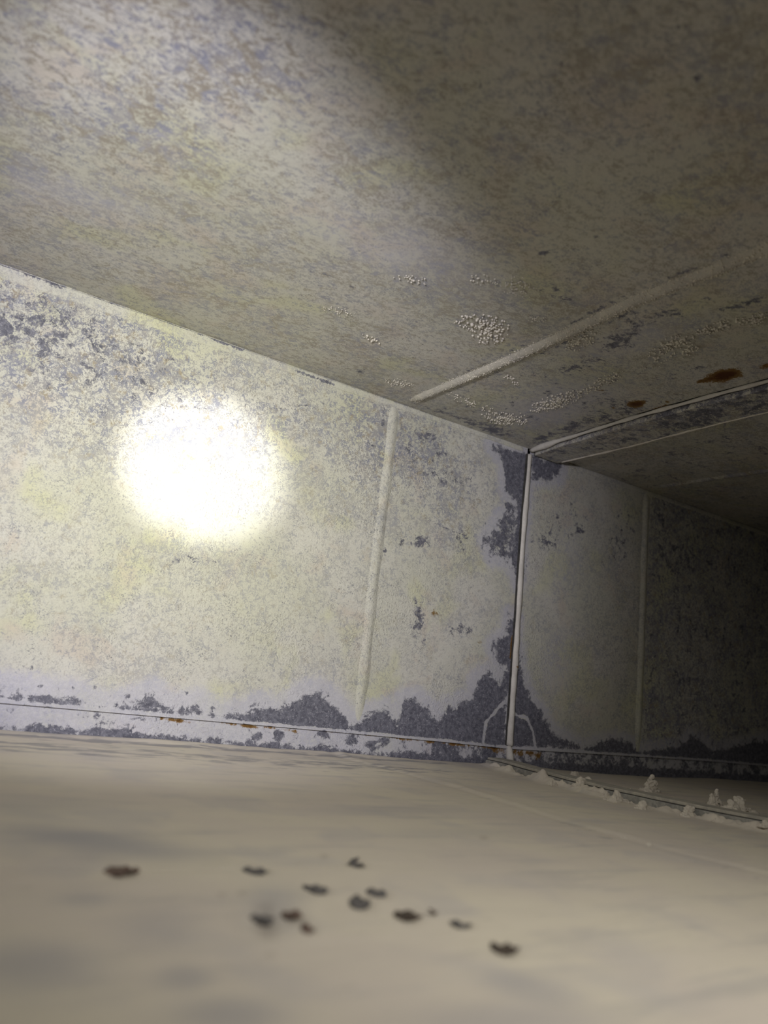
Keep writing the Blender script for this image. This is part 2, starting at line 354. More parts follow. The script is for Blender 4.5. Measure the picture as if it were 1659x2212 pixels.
wall = root('wall_left', 'structure')
def wall_fn(side):
    def fn(U, V):
        t = np.clip((V - 0.0) / H, 0, 1)
        if side < 0: X = np.where(U > 0.9, 0.9 + (U - 0.9) * (xjoint(V) - 0.004 - 0.9) / (0.985 - 0.9), U)
        else: X = np.where(U < 1.08, 1.08 - (1.08 - U) * (1.08 - xjoint(V) - 0.003) / (1.08 - 0.99), U)
        Z = zlap(X) + (H - zlap(X)) * t
        off = 0.0030 * fbm(X, Z, 3.0, 3, 5) + 0.0006 * fbm(X, Z, 60, 3)
        off = off * sstep(0, 0.03, Z - zlap(X))
        off = off + 0.0035 * np.exp(-((Z - zlap(X)) / 0.0035) ** 2)         # turned-out foot edge
        return X, -off, Z
    return fn
def masked_wall(side, U, V):
    X, Y, Z = wall_fn(side)(U, V); return wall_masks(X, Z)
zs = axis((0, 0.03, 0.0015), (0.03, 0.57, 0.003), (0.57, H, 0.0015))
p1 = grid('sheet_panel', axis((-1.6, -0.05, 0.05), (-0.05, 0.985, 0.003)), zs, wall_fn(-1), M_WALL, wall, lambda U, V: masked_wall(-1, U, V))
p2 = grid('sheet_panel', axis((0.99, 1.9, 0.003), (1.9, 7.0, 0.06)), zs, wall_fn(1), M_WALL, wall, lambda U, V: masked_wall(1, U, V))

def rib_mesh(name, mat, parent, along, half, height, mapf, maskf=None):
    """pressed rib: a low rounded ridge following a line on the sheet"""
    s = np.linspace(-1, 1, 15)
    return grid(name, along, s, mapf, mat, parent, maskf)
def wall_rib(P, parent, half, hh, z0):
    def mp(A, S):
        x = np.interp(A, P[:, 1], P[:, 0]); fade = sstep(z0, z0 + 0.06, A) * sstep(H, H - 0.03, A)
        hgt = hh * np.cos(S * math.pi / 2) ** 2.2 * (0.3 + 0.7 * fade)
        return x + S * half * (1 + 0.08 * np.sin(A * 60)), -(hgt - 0.0010) - 0.0030 * fbm(x, A, 3.0, 3, 5) , A
    def mk(A, S):
        X, Y, Z = mp(A, S); z = np.zeros(X.shape)
        edge = np.abs(S) ** 4 * 0.50 * sstep(0.25, 0.45, A); return edge * (0.6 + fbm(X, Z, 40, 2) * 1.6), z, z, z
    return grid('stiffening_rib', axis((z0, H - 0.002, 0.003)), np.linspace(-1, 1, 17), mp, M_WALL, parent, mk)
wall_rib(R1, p1, 0.0165, 0.0038, 0.050)
wall_rib(R2, p2, 0.0160, 0.0046, 0.045)

# corner flange: narrow folded strip along the top of the wall
def flange(x0, x1, parent, h0, h1):
    def mp(U, S):
        hgt = h0 + (h1 - h0) * sstep(x0, x1, U) + 0.0015 * fbm(U, U * 0, 30, 3)
        prof = np.where(S < 0.12, S / 0.12, 1.0) * np.where(S > 0.86, np.clip((1 - S) / 0.10, -0.2, 1), 1.0)
        return U, -0.0026 * prof - 0.0030 * fbm(U, H - hgt + S * hgt, 3.0, 3, 5) + 0.0008 - 0.0006 * fbm(U, S * hgt, 160, 3), H - hgt + S * (hgt - 0.0005)
    def mk(U, S):
        X, Y, Z = mp(U, S); z = np.zeros(U.shape)
        b = sstep(0.80, 0.93, S) * (0.55 + 1.2 * fbm(U, S * 0, 25, 3, 3)) * sstep(0.75, 0.66, U)
        P = wl([(45, 582), (130, 600), (128, 618), (70, 605)]); b = np.maximum(b, poly(P, X, Z, 0.004, 0.9) * sstep(.4, .6, S))
        for a, c in (((200, 634), (250, 652)), ((430, 722), (520, 756)), ((640, 802), (720, 832))):
            b = np.maximum(b, stroke(wl([a, c]), X, Z, 0.004, 0.7))
        return b, z + 0.25, z, z + 0.1
    return grid('corner_flange', axis((x0, x1, 0.004)), np.linspace(0, 1, 17), mp, M_WALL, parent, mk)
flange(-0.3, 0.975, wall, 0.023, 0.010)
flange(1.10, 2.4, wall, 0.010, 0.010)

# foot strip under the lap, with rust in the lap's shade
def foot_masks(U, V):
    X, Z = U, V; z = np.zeros(U.shape)
    top = zlap(X) - Z
    B = 0.45 * sstep(0.018, 0.030, top) + 0.22 + 0.55 * fbm(X, Z, 22, 4, 9)
    for c in ((555, 1592), (602, 1588), (760, 1600), (805, 1612), (700, 1585), (830, 1600), (950, 1612), (1060, 1630)):
        q = wl([c, (c[0] + 16, c[1]), (c[0], c[1] + 16)]); B = np.maximum(B, blob(q[0], q[1], q[2], X, Z, .75))
    B = np.where(X > 0.83, B + 0.3, B)
    R = z
    for a, b, wt in (((245, 1542), (272, 1545), .8), ((350, 1552), (410, 1560), 1), ((480, 1561), (560, 1572), .95), ((570, 1570), (640, 1580), .95), ((700, 1580), (720, 1583), .6), ((790, 1587), (870, 1594), .9), ((865, 1596), (1085, 1618), 1)):
        R = np.maximum(R, stroke(wl([a, (b[0], b[1])]), X, Z, 0.0032, wt * 0.72) * (0.75 + 1.3 * fbm(X, Z * 0.3, 70, 3, 2)))
    R = np.maximum(R, stroke(wl([(1070, 1622), (1165, 1630)]), X, Z, 0.008, 0.8) * (0.75 + 1.2 * fbm(X, Z, 90, 3, 2)))
    return B, z + 0.75, R, z
def foot_fn(U, V): 
    Z = V * (zlap(U) + 0.006) - 0.004
    return U, 0.0015 + 0 * U - 0.0008 * fbm(U, Z, 20, 3), Z
foot = grid('foot_strip', axis((-1.6, -.05, .05), (-.05, 1.9, .003), (1.9, 7, .06)), np.linspace(0, 1, 24), foot_fn, M_STRIP, wall, lambda U, V: foot_masks(*[foot_fn(U, V)[i] for i in (0, 2)]))

# upright joint: dark gap and rounded pale caulk bead
def tube(name, pts, radii, mat, parent, seg=10, lump=0.0, lscale=120, flat=None, seed=0):
    pts = [Vector(p) for p in pts]; V = []; Fc = []
    n = len(pts)
    for i, p in enumerate(pts):
        t = (pts[min(i + 1, n - 1)] - pts[max(i - 1, 0)]).normalized()
        up = Vector((0, 0, 1)) if abs(t.z) < 0.8 else Vector((0, 1, 0))
        a = t.cross(up).normalized(); b = a.cross(t).normalized()
        for k in range(seg):
            th = 2 * math.pi * k / seg; r = radii[i]
            q = p + (a * math.cos(th) + b * math.sin(th)) * r
            if lump:
                nn = float(fbm(np.array([i * 0.11 + seed]), np.array([k / seg * 3.0]), 3.0, 3)[0]); q = p + (q - p) * (1 + lump * nn)
            V.append(q)
    for i in range(n - 1):
        for k in range(seg):
            Fc.append((i * seg + k, i * seg + (k + 1) % seg, (i + 1) * seg + (k + 1) % seg, (i + 1) * seg + k))
    Fc.append(tuple(range(seg))[::-1]); Fc.append(tuple((n - 1) * seg + k for k in range(seg)))
    return mesh_obj(name, [tuple(v) for v in V], Fc, mat, parent)
joint = bpy.data.objects.new('upright_joint', None); col.objects.link(joint); joint.parent = wall
zz = np.linspace(0.036, H - 0.012, 90)
zt = 0.036
tube('caulk_bead', [(float(xjoint(z)) + 0.0012, -0.0010, z) for z in zz], [0.0050 + 0.0018 * (1 - (z / H)) + 0.0006 * math.sin(z * 43) for z in zz], M_CAULK, joint, 12, 0.35, seed=2)
bm = bmesh.new()
for i in range(len(zz) - 1):
    z0, z1 = zz[i], zz[i + 1]; a, b = float(xjoint(z0)) - 0.0052, float(xjoint(z1)) - 0.0052
    vs = [bm.verts.new(p) for p in ((a - .0022, -.0021, z0), (a + .003, -.0021, z0), (b + .003, -.0021, z1), (b - .0022, -.0021, z1))]; bm.faces.new(vs)
r = bmesh.ops.remove_doubles(bm, verts=bm.verts, dist=1e-6)
g = bmesh.ops.extrude_face_region(bm, geom=bm.faces[:]); bmesh.ops.translate(bm, verts=[v for v in g['geom'] if isinstance(v, bmesh.types.BMVert)], vec=(0, 0.004, 0))
bm_obj('gap', bm, M_GAP, joint)
xb = float(xjoint(0.03))
tube('bead_foot', [(xb + 0.001, 0.0, 0.035), (xb + 0.0018, -0.002, 0.028), (xb + 0.0025, -0.004, 0.018), (xb + 0.003, -0.006, 0.006)], [0.0055, 0.0062, 0.0068, 0.0070], M_CAULK, joint, 12, 0.25)
rz = un(1112, 1440, 1, 0.0)
tube('rust_spot', [(rz[0] - .001, -.0022, rz[2] + .006), (rz[0] - .001, -.0028, rz[2]), (rz[0] - .001, -.0022, rz[2] - .006)], [0.0040, 0.0060, 0.0040], M_RUST, joint, 10, 0.5)

# ------------------------------------------------------------------ ceiling
CS = cl([(1142, 972), (1198, 951), (1370, 897), (1538, 850), (1659, 818)]); CS = CS[CS[:, 1].argsort()]
def xcs(y): return np.interp(y, CS[:, 1], CS[:, 0])
ZP = H - 0.012
C2 = cl([(1208, 1001), (1362, 966), (1564, 913), (1659, 891)], ZP); C2 = C2[C2[:, 1].argsort()]
def xc2(y): return np.interp(y, C2[:, 1], C2[:, 0])
CR1 = cl([(900, 862), (1000, 820), (1100, 778), (1235, 717), (1370, 652), (1538, 586), (1659, 538)]); CR1 = CR1[CR1[:, 1].argsort()]
CR2 = cl([(1412, 1054), (1490, 1042), (1659, 1016)]); CR2 = CR2[CR2[:, 1].argsort()]

def ceil_masks(U, V):
    C = cl; B = np.zeros(U.shape); G = B.copy(); R = B.copy(); K = B + 0.35
    def bl(c, rx, ry, wt, arr, sl=0.0):
        P = C([c, (c[0] + rx, c[1] + rx * sl), (c[0], c[1] + ry)]); return np.maximum(arr, blob(P[0], P[1], P[2], U, V, wt))
    # bare bands by the cross joint
    Q = C([(1150, 965), (1140, 945), (1260, 905), (1400, 862), (1420, 868), (1300, 915), (1190, 950)]); B = np.maximum(B, poly(Q, U, V, 0.012, 0.75))
    for c, rx, ry, sl, wt in (((1330, 738), 60, 20, -.1, .6), ((1250, 790), 50, 22, -.1, .45), ((1060, 925), 80, 12, .3, .6), ((950, 890), 60, 6, .35, .5), ((1120, 900), 60, 30, 0, .35), ((1400, 690), 120, 25, -.3, .45), ((1200, 640), 60, 20, .2, .35), ((880, 690), 28, 4, .25, .6), ((785, 800), 22, 7, -.1, .55),
                              ((660, 575), 10, 6, 0, .4), ((1175, 548), 18, 5, 0, .7), ((1290, 513), 12, 5, 0, .7), ((1170, 130), 8, 6, 0, .7), ((1510, 170), 14, 7, 0, .7), ((1035, 395), 22, 4, .1, .5), ((912, 322), 10, 8, 0, .5), ((1220, 145), 30, 12, .2, .4), ((1130, 500), 16, 12, 0, .4), ((1600, 660), 70, 10, -.3, .6), ((1480, 800), 70, 8, -.2, .35), ((1540, 720), 60, 8, -.3, .4)):
        B = bl(c, rx, ry, wt, B, sl)
    for s in ([(1060, 455), (1150, 455), (1250, 460)], [(560, 575), (700, 590), (800, 640)], [(640, 640), (860, 720)], [(1352, 835), (1350, 875)]):
        B = np.maximum(B, stroke(C(s), U, V, 0.0022, 0.36))
    # bands along the rib edges
    d = np.abs(U - np.interp(V, CR1[:, 1], CR1[:, 0])); B = np.maximum(B, 0.55 * np.exp(-((d - 0.017) / 0.005) ** 2) * (0.5 + 1.6 * fbm(U, V, 12, 3, 2)))
    B = np.maximum(B, (0.24 + 0.5 * fbm(U * .4, V, 30, 3, 4)) * sstep(0.55, 0.8, U) * sstep(-.6, -.3, V))
    # rust
    for c, rx, ry, sl, wt in (((1562, 812), 46, 15, -.2, 1.0), ((1520, 824), 28, 6, 0, .7), ((1376, 873), 22, 8, -.05, 1.0), ((1430, 882), 34, 5, -.25, .85), ((1445, 868), 16, 4, -.2, .5), ((1655, 792), 20, 8, 0, .7), ((1290, 845), 20, 4, 0, .45), ((1052, 908), 10, 4, .2, .45), ((1325, 882), 8, 4, 0, .6)):
        R = bl(c, rx, ry, wt, R, sl)
    G = bl((1200, 880), 200, 60, .6, G, -.2); G = bl((1350, 740), 200, 50, .5, G, -.3); G = bl((330, 300), 90, 40, .4, G); G = bl((150, 420), 300, 60, .45, G, .2); G = bl((900, 560), 300, 90, .45, G, .3)
    K = bl((350, 150), 500, 250, .8, K); K = np.clip(K + 0.05, 0, 1)
    # the far sheets are brownish and smoother
    return B, G, R, K

ceiling = root('ceiling', 'structure')
def ceil_fn(side):
    def fn(U, V):
        if side < 0: X = np.where(U > 0.8, 0.8 + (U - 0.8) * (xcs(V) - 0.001 - 0.8) / 0.2, U)
        else: X = np.where(U < 1.2, 1.2 - (1.2 - U) * (1.2 - xc2(V) + 0.02) / 0.1, U)
        off = 0.004 * fbm(X, V, 2.5, 3, 8) * sstep(0, -0.04, V) + 0.0005 * fbm(X, V, 60, 3, 1)
        return X, V, H + off
    return fn
ys = axis((-1.9, -1.0, 0.03), (-1.0, 0.0, 0.0035))
c1 = grid('sheet_panel', axis((-1.6, -0.08, 0.05), (-0.08, 1.0, 0.0035)), ys, ceil_fn(-1), M_CEIL, ceiling, lambda U, V: ceil_masks(*ceil_fn(-1)(U, V)[:2]), flip=True)
c2 = grid('sheet_panel', axis((1.1, 2.2, 0.004), (2.2, 7.0, 0.06)), ys, ceil_fn(1), M_CEIL, ceiling, lambda U, V: ceil_masks(*ceil_fn(1)(U, V)[:2]), flip=True)
def ceil_rib(P, parent, half, hh, y1, mat):
    def mp(A, S):
        x = np.interp(A, P[:, 1], P[:, 0]); fade = sstep(y1, y1 - 0.05, A)
        hgt = hh * np.cos(S * math.pi / 2) ** 1.2 * (0.25 + 0.75 * fade)
        rough = 0.0014 * fbm(x + S * half, A, 170, 3, 3) * (1 - S ** 2)
        return x + S * half * (0.8 + 0.2 * fade), A, H + 0.004 * fbm(x, A, 2.5, 3, 8) * sstep(0, -0.04, A) + 0.0022 - hgt - rough
    return grid('stiffening_rib', axis((-1.3, y1, 0.003)), np.linspace(-1, 1, 19), mp, mat, parent, None, True)
ceil_rib(CR1, c1, 0.0140, 0.0072, -0.012, M_BEAD)
ceil_rib(CR2, c2, 0.0140, 0.0060, -0.01, M_CEIL)

# cross joint on the ceiling: pale bead, dark groove, hanging cover plate
cj = bpy.data.objects.new('cross_joint', None); col.objects.link(cj); cj.parent = ceiling
yy = np.linspace(-1.2, -0.004, 150)
def crad(y): return 0.0030 + 0.0030 * math.exp(-((y + 0.045) / 0.05) ** 2) + 0.0005 * math.sin(y * 90)
tube('caulk_bead', [(float(xcs(y)), y, H - 0.0035) for y in yy], [crad(y) for y in yy], M_CAULK, cj, 12, 0.55, seed=5)
bm = bmesh.new()
for i in range(len(yy) - 1):
    a, b = float(xcs(yy[i])), float(xcs(yy[i + 1]))
    vs = [bm.verts.new(p) for p in ((a + .002, yy[i], H - .004), (a + .010, yy[i], H - .004), (b + .010, yy[i + 1], H - .004), (b + .002, yy[i + 1], H - .004))]; bm.faces.new(vs)
bmesh.ops.remove_doubles(bm, verts=bm.verts, dist=1e-6)
g = bmesh.ops.extrude_face_region(bm, geom=bm.faces[:]); bmesh.ops.translate(bm, verts=[v for v in g['geom'] if isinstance(v, bmesh.types.BMVert)], vec=(0, 0, 0.006))
bm_obj('groove', bm, M_GAP, cj)
def plate_fn(A, S):
    x0 = xcs(A) + 0.008; x1 = xc2(A); sl = np.interp(S, [0, .06, .94, 1], [0, 0.0, 1, 1.0])
    zz_ = np.interp(S, [0, .06, .94, 1], [H - 0.003, ZP, ZP, H + 0.002])
    return x0 + (x1 - x0) * sl, A, zz_ + 0.001 * fbm(A, S, 8, 3, 4)
def plate_masks(A, S):
    X, Y, Z = plate_fn(A, S); z = np.zeros(A.shape)
    n = fbm(X, Y, 14, 4, 11)
    dust = sstep(0.55, 0.93, S) * sstep(-0.30, -0.05, A); dust = np.maximum(dust, sstep(.8, .95, S) * .7)
    B = 0.44 * (1 - dust) + 0.45 * n
    R = stroke(cl([(1360, 905), (1410, 892), (1450, 884)], ZP), X, Y, 0.008, 0.7)
    return B, z + 0.35, R, z + 0.8
grid('cover_plate', axis((-1.9, -1.0, 0.03), (-1.0, -0.006, 0.004)), np.linspace(0, 1, 36), plate_fn, M_CEIL, cj, plate_masks, True)
# end of the plate facing the wall, closes its thickness
pe = [(float(xcs(-.006)) + .008, -.006, H - .003), (float(xcs(-.006)) + .008, -.006, ZP), (float(xc2(-.006)), -.006, ZP), (float(xc2(-.006)), -.006, H + .001)]
pb = [(p[0], -0.004, p[2]) for p in pe]
mesh_obj('plate_end', pe + pb, [(0, 1, 2, 3), (7, 6, 5, 4), (1, 5, 6, 2), (2, 6, 7, 3), (0, 4, 5, 1)], M_GAP, cj, False)
# dust crusts hanging on the plate edge
ye = np.linspace(-0.34, -0.02, 80)
tube('dust_crust', [(float(xc2(y)) - 0.004, y, ZP - 0.0004) for y in ye], [0.0012 + 0.0014 * abs(math.sin(y * 37)) * (0.4 + 0.6 * math.sin(y * 13) ** 2) for y in ye], M_POW, cj, 8, 0.8, seed=9)
ye = np.linspace(-1.0, -0.30, 150)
tube('dust_crust', [(float(xc2(y)) - 0.002, y, ZP - 0.0004) for y in ye], [0.0014 + 0.0030 * max(0, math.sin(y * 23 + 1)) ** 2 for y in ye], M_POW, cj, 8, 0.9, seed=4)

# pale granules crusted on the ceiling
rnd = random.Random(11)
def ico():
    b = bmesh.new(); bmesh.ops.create_icosphere(b, subdivisions=1, radius=1); v = np.array([x.co[:] for x in b.verts]); f = np.array([[y.index for y in x.verts] for x in b.faces]); b.free(); return v, f
IV, IF = ico()
def granules(name, pts, parent):
    V = []; Fc = []
    for k, (x, y, z, s) in enumerate(pts):
        v = IV * np.array([rnd.uniform(.7, 1.25), rnd.uniform(.7, 1.25), rnd.uniform(.7, 1.3)]) * s
        v = v * (1 + np.random.RandomState(k).uniform(-.22, .22, (len(IV), 1))); V.append(v + np.array([x, y, z])); Fc.append(IF + k * len(IV))
    return tag(mesh_obj(name, np.concatenate(V), np.concatenate(Fc), M_GRAN, parent), kind='stuff')
def scatter(c, rx, ry, n, s0, s1, sl=0.0, crescent=False):
    out = []
    for _ in range(n):
        a = rnd.uniform(0, 2 * math.pi); r = rnd.random() ** 0.6
        dx = rx * r * math.cos(a); dy = ry * r * math.sin(a)
        k = 0.5 + 0.5 * math.sin(dx * .21 + c[0]) * math.cos(dy * .4 + c[1])
        if rnd.random() > 0.35 + 0.65 * k: continue
        p = un(c[0] + dx, c[1] + dy + sl * dx, 2, H - 0.001); s = rnd.uniform(s0, s1) * (1.25 - 0.5 * r)
        out.append((p[0], p[1], H - 0.0006, s))
    return out
for pt in ([scatter((1040, 700), 60, 20, 150, .0012, .0024, .1), scatter((1055, 722), 42, 22, 120, .0012, .0025)],
           [scatter((1200, 868), 58, 17, 260, .0012, .0024, -.28), scatter((1290, 832), 60, 14, 150, .0010, .0020, -.45)],
           [scatter((1090, 905), 52, 14, 230, .0010, .0020, .12), scatter((1020, 872), 60, 10, 120, .0009, .0015, .4), scatter((1125, 908), 12, 16, 16, .0012, .002)],
           [scatter((1105, 822), 20, 8, 50, .0009, .0018, .5)],
           [scatter((1262, 735), 40, 20, 150, .0009, .0018, -.4)],
           [scatter((1455, 742), 46, 16, 130, .0012, .0023, -.3), scatter((1420, 775), 40, 22, 40, .0012, .0022, -.2), scatter((1480, 760), 30, 14, 40, .0012, .0022, -.3)],
           [scatter((1560, 705), 60, 12, 120, .0012, .0022, -.25), scatter((1635, 690), 25, 12, 70, .0012, .0022, -.3)],
           [scatter((860, 828), 34, 10, 110, .0007, .0012, .1)],
           [scatter((800, 732), 22, 7, 22, .0009, .0018, .45), scatter((735, 675), 40, 10, 60, .0006, .001, .2)],
           [scatter((1040, 605), 40, 12, 40, .0009, .0014, .2), scatter((890, 605), 40, 10, 36, .0008, .0014, .1), scatter((1120, 620), 45, 24, 120, .0007, .0012, .2), scatter((1160, 690), 22, 8, 30, .0008, .0014)]):
    granules('corrosion_granules', sum(pt, []), c1)
# crust of granules over the rib
gp = []
for _ in range(2300):
    y = rnd.uniform(-0.95, -0.03); s = rnd.uniform(-1, 1); x = float(np.interp(y, CR1[:, 1], CR1[:, 0]))
    hh = 0.0072 * math.cos(s * math.pi / 2) ** 1.2 - 0.0022; big = 0.4 + 0.6 * min(1, max(0, (-y - 0.05) / 0.3))
    gp.append((x + s * 0.0135, y, H + float(0.004 * fbm(np.array([x]), np.array([y]), 2.5, 3, 8)[0]) - max(hh, 0.0), rnd.uniform(.0006, .0016) * big))
granules('corrosion_granules', gp, c1)

# ------------------------------------------------------------------ floor: dust-covered sheet
FS = fl([(1083, 1652), (1233, 1693), (1417, 1735), (1659, 1783)], 0.006); FS = FS[FS[:, 1].argsort()]
_k = (FS[1, 0] - FS[0, 0]) / (FS[1, 1] - FS[0, 1])
def xfs(y): return np.where(y < FS[0, 1], FS[0, 0] + _k * (y - FS[0, 1]), np.interp(y, FS[:, 1], FS[:, 0]))
FR = fl([(776, 1643), (842, 1658), (1000, 1700), (1180, 1756), (1335, 1801), (1451, 1832), (1538, 1853), (1625, 1875)]); FR = FR[FR[:, 1].argsort()]
def xfr(y): return np.interp(y, FR[:, 1], FR[:, 0])
PITS = [(255, 1880, 30, 15), (550, 1880, 28, 9), (765, 1867, 24, 8), (683, 1922, 26, 11), (812, 1930, 26, 12), (775, 1952, 26, 17), (878, 1981, 28, 15), (993, 1996, 26, 10), (1088, 2050, 30, 16), (630, 1980, 26, 18), (665, 2008, 15, 10), (570, 1985, 26, 36)]
def floor_h(X, Y):
    h = 0.0022 * fbm(X, Y, 7, 4, 3) + 0.0010 * fbm(X * 0.5, Y * 1.6, 45, 3, 6)
    h = h + (zflo(X)) * np.exp(-(Y / 0.018) ** 2)
    d = (X - xfr(Y)); h = h + 0.0016 * np.exp(-(d / 0.010) ** 2) * (0.6 + 2 * fbm(X, Y, 18, 3, 4)) - 0.0008 * np.exp(-((d + .016) / 0.008) ** 2)
    e = X - xfs(Y); bank = np.exp(-((e + 0.013) / 0.014) ** 2) + np.exp(-((e - 0.032) / 0.012) ** 2)
    h = h + bank * (0.0075 + 0.034 * np.clip(fbm(X, Y, 34, 5, 12), -0.22, 1)) * sstep(0.0, -0.04, Y)
    h = np.where(np.abs(e - 0.0085) < 0.0180, np.minimum(h, 0.004), h)
    for x, y, rx, ry in PITS:
        P = PITC[(x, y)]; h = h - 0.0018 * blob(P[0], P[1], P[2], X, Y) + 0.0012 * np.clip(blob(P[0], P[0] + 1.9 * (P[1] - P[0]), P[0] + 1.9 * (P[2] - P[0]), X, Y) - blob(P[0], P[1], P[2], X, Y), 0, 1)
    return h
PITC = {(x, y): fl([(x, y), (x + rx, y + rx * .2), (x, y + ry)]) for x, y, rx, ry in PITS}
def floor_masks(X, Y):
    z = np.zeros(X.shape); S = z.copy(); L = z.copy(); D = z.copy()
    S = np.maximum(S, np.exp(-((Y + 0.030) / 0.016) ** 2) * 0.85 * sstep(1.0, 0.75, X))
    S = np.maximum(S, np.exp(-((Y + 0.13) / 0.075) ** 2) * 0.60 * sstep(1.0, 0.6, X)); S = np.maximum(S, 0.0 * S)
    S = np.maximum(S, np.exp(-((X - xfr(Y) + 0.03) / 0.03) ** 2) * .25)
    def bl(c, rx, ry, wt, arr, sl=0.0):
        P = fl([c, (c[0] + rx, c[1] + rx * sl), (c[0], c[1] + ry)]); return np.maximum(arr, blob(P[0], P[1], P[2], X, Y, wt))
    for c, rx, ry, wt, sl in (((200, 1815), 200, 28, .9, .12), ((180, 1940), 60, 18, .5, 0), ((60, 2080), 130, 60, .6, 0), ((400, 2110), 60, 30, .6, 0), ((500, 2190), 120, 40, .7, 0), ((1150, 2140), 120, 40, .55, .3), ((590, 1960), 60, 60, .6, 0), ((1100, 2200), 200, 40, .5, 0), ((850, 1750), 160, 10, .4, 0), ((980, 1800), 140, 12, .3, 0), ((60, 1740), 200, 20, .4, 0), ((350, 2000), 90, 50, .4, 0)):
        L = bl(c, rx, ry, wt, L, sl)
    for x, y, rx, ry in PITS: P = PITC[(x, y)]; D = np.maximum(D, blob(P[0], P[1], P[2], X, Y, .35 if (x, y) != (570, 1985) else .5))  # darker spots under the flakes; the strongest one paints a soft shadow
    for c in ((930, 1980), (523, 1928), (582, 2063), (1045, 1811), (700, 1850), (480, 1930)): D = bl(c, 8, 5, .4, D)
    return S, L, D, z
floor = grid('floor', axis((-1.6, -0.08, 0.05), (-0.08, 0.8, 0.0035), (0.8, 1.4, 0.0022), (1.4, 1.9, .004), (1.9, 7.0, 0.06)), axis((-1.9, -1.0, 0.03), (-1.0, 0.0, 0.003)), lambda U, V: (U, V, floor_h(U, V)), M_FLOOR, None, floor_masks)
tag(floor, kind='structure')

# cleat on the floor joint
cleat = bpy.data.objects.new('floor_joint_cleat', None); col.objects.link(cleat); cleat.parent = floor
yc = np.linspace(-1.3, -0.012, 220)
def bar(name, x0, x1, z0, z1, mat, wob=0.0004, y_end=-0.012):
    pr = np.array([(x0, z0), (x0, z1 - .001), (x0 + .001, z1), (x1 - .001, z1), (x1, z1 - .001), (x1, z0)])
    ysx = np.linspace(-1.3, y_end, 220); V = []; Fc = []
    for i, y in enumerate(ysx):
        t = 1.0; q = (y_end - y)
        if q < 0.006: t = math.sqrt(max(0.05, q / 0.006))
        for (a, b) in pr:
            V.append((float(xfs(y)) + a * t, y, z0 + (b - z0) * (0.4 + .6 * t) + wob * math.sin(y * 40 + a * 200) * (1 if b > z0 else 0)))
    n = len(pr)
    for i in range(len(ysx) - 1):
        for k in range(n - 1): Fc.append((i * n + k, i * n + k + 1, (i + 1) * n + k + 1, (i + 1) * n + k))
    Fc.append(tuple(range(n))); m = len(ysx) - 1; Fc.append(tuple(m * n + k for k in range(n))[::-1])
    return mesh_obj(name, V, Fc, mat, cleat, False)
bar('lower_fold', -0.0120, 0.0110, -0.003, 0.0100, M_CLEAT)
bar('slit', -0.0105, 0.0105, 0.0095, 0.0114, M_GAP, 0.0003, -0.016)
bar('upper_fold', -0.0095, 0.0260, 0.0112, 0.0150, M_CLEAT_TOP, 0.0004, -0.014)

# ------------------------------------------------------------------ rest of the duct, outside the picture
wr = mesh_obj('wall_right', [(-1.6, -1.9, -.01), (7, -1.9, -.01), (7, -1.9, H + .01), (-1.6, -1.9, H + .01)], [(3, 2, 1, 0)], M_STRIP, None, False); tag(wr, kind='structure')
we = mesh_obj('wall_far', [(7, -1.9, -.01), (7, 0.0, -.01), (7, 0.0, H + .01), (7, -1.9, H + .01)], [(3, 2, 1, 0)], M_STRIP, None, False); tag(we, kind='structure')
wn = mesh_obj('wall_near', [(-1.6, -1.9, -.01), (-1.6, 0.0, -.01), (-1.6, 0.0, H + .01), (-1.6, -1.9, H + .01)], [(0, 1, 2, 3)], M_STRIP, None, False); tag(wn, kind='structure')

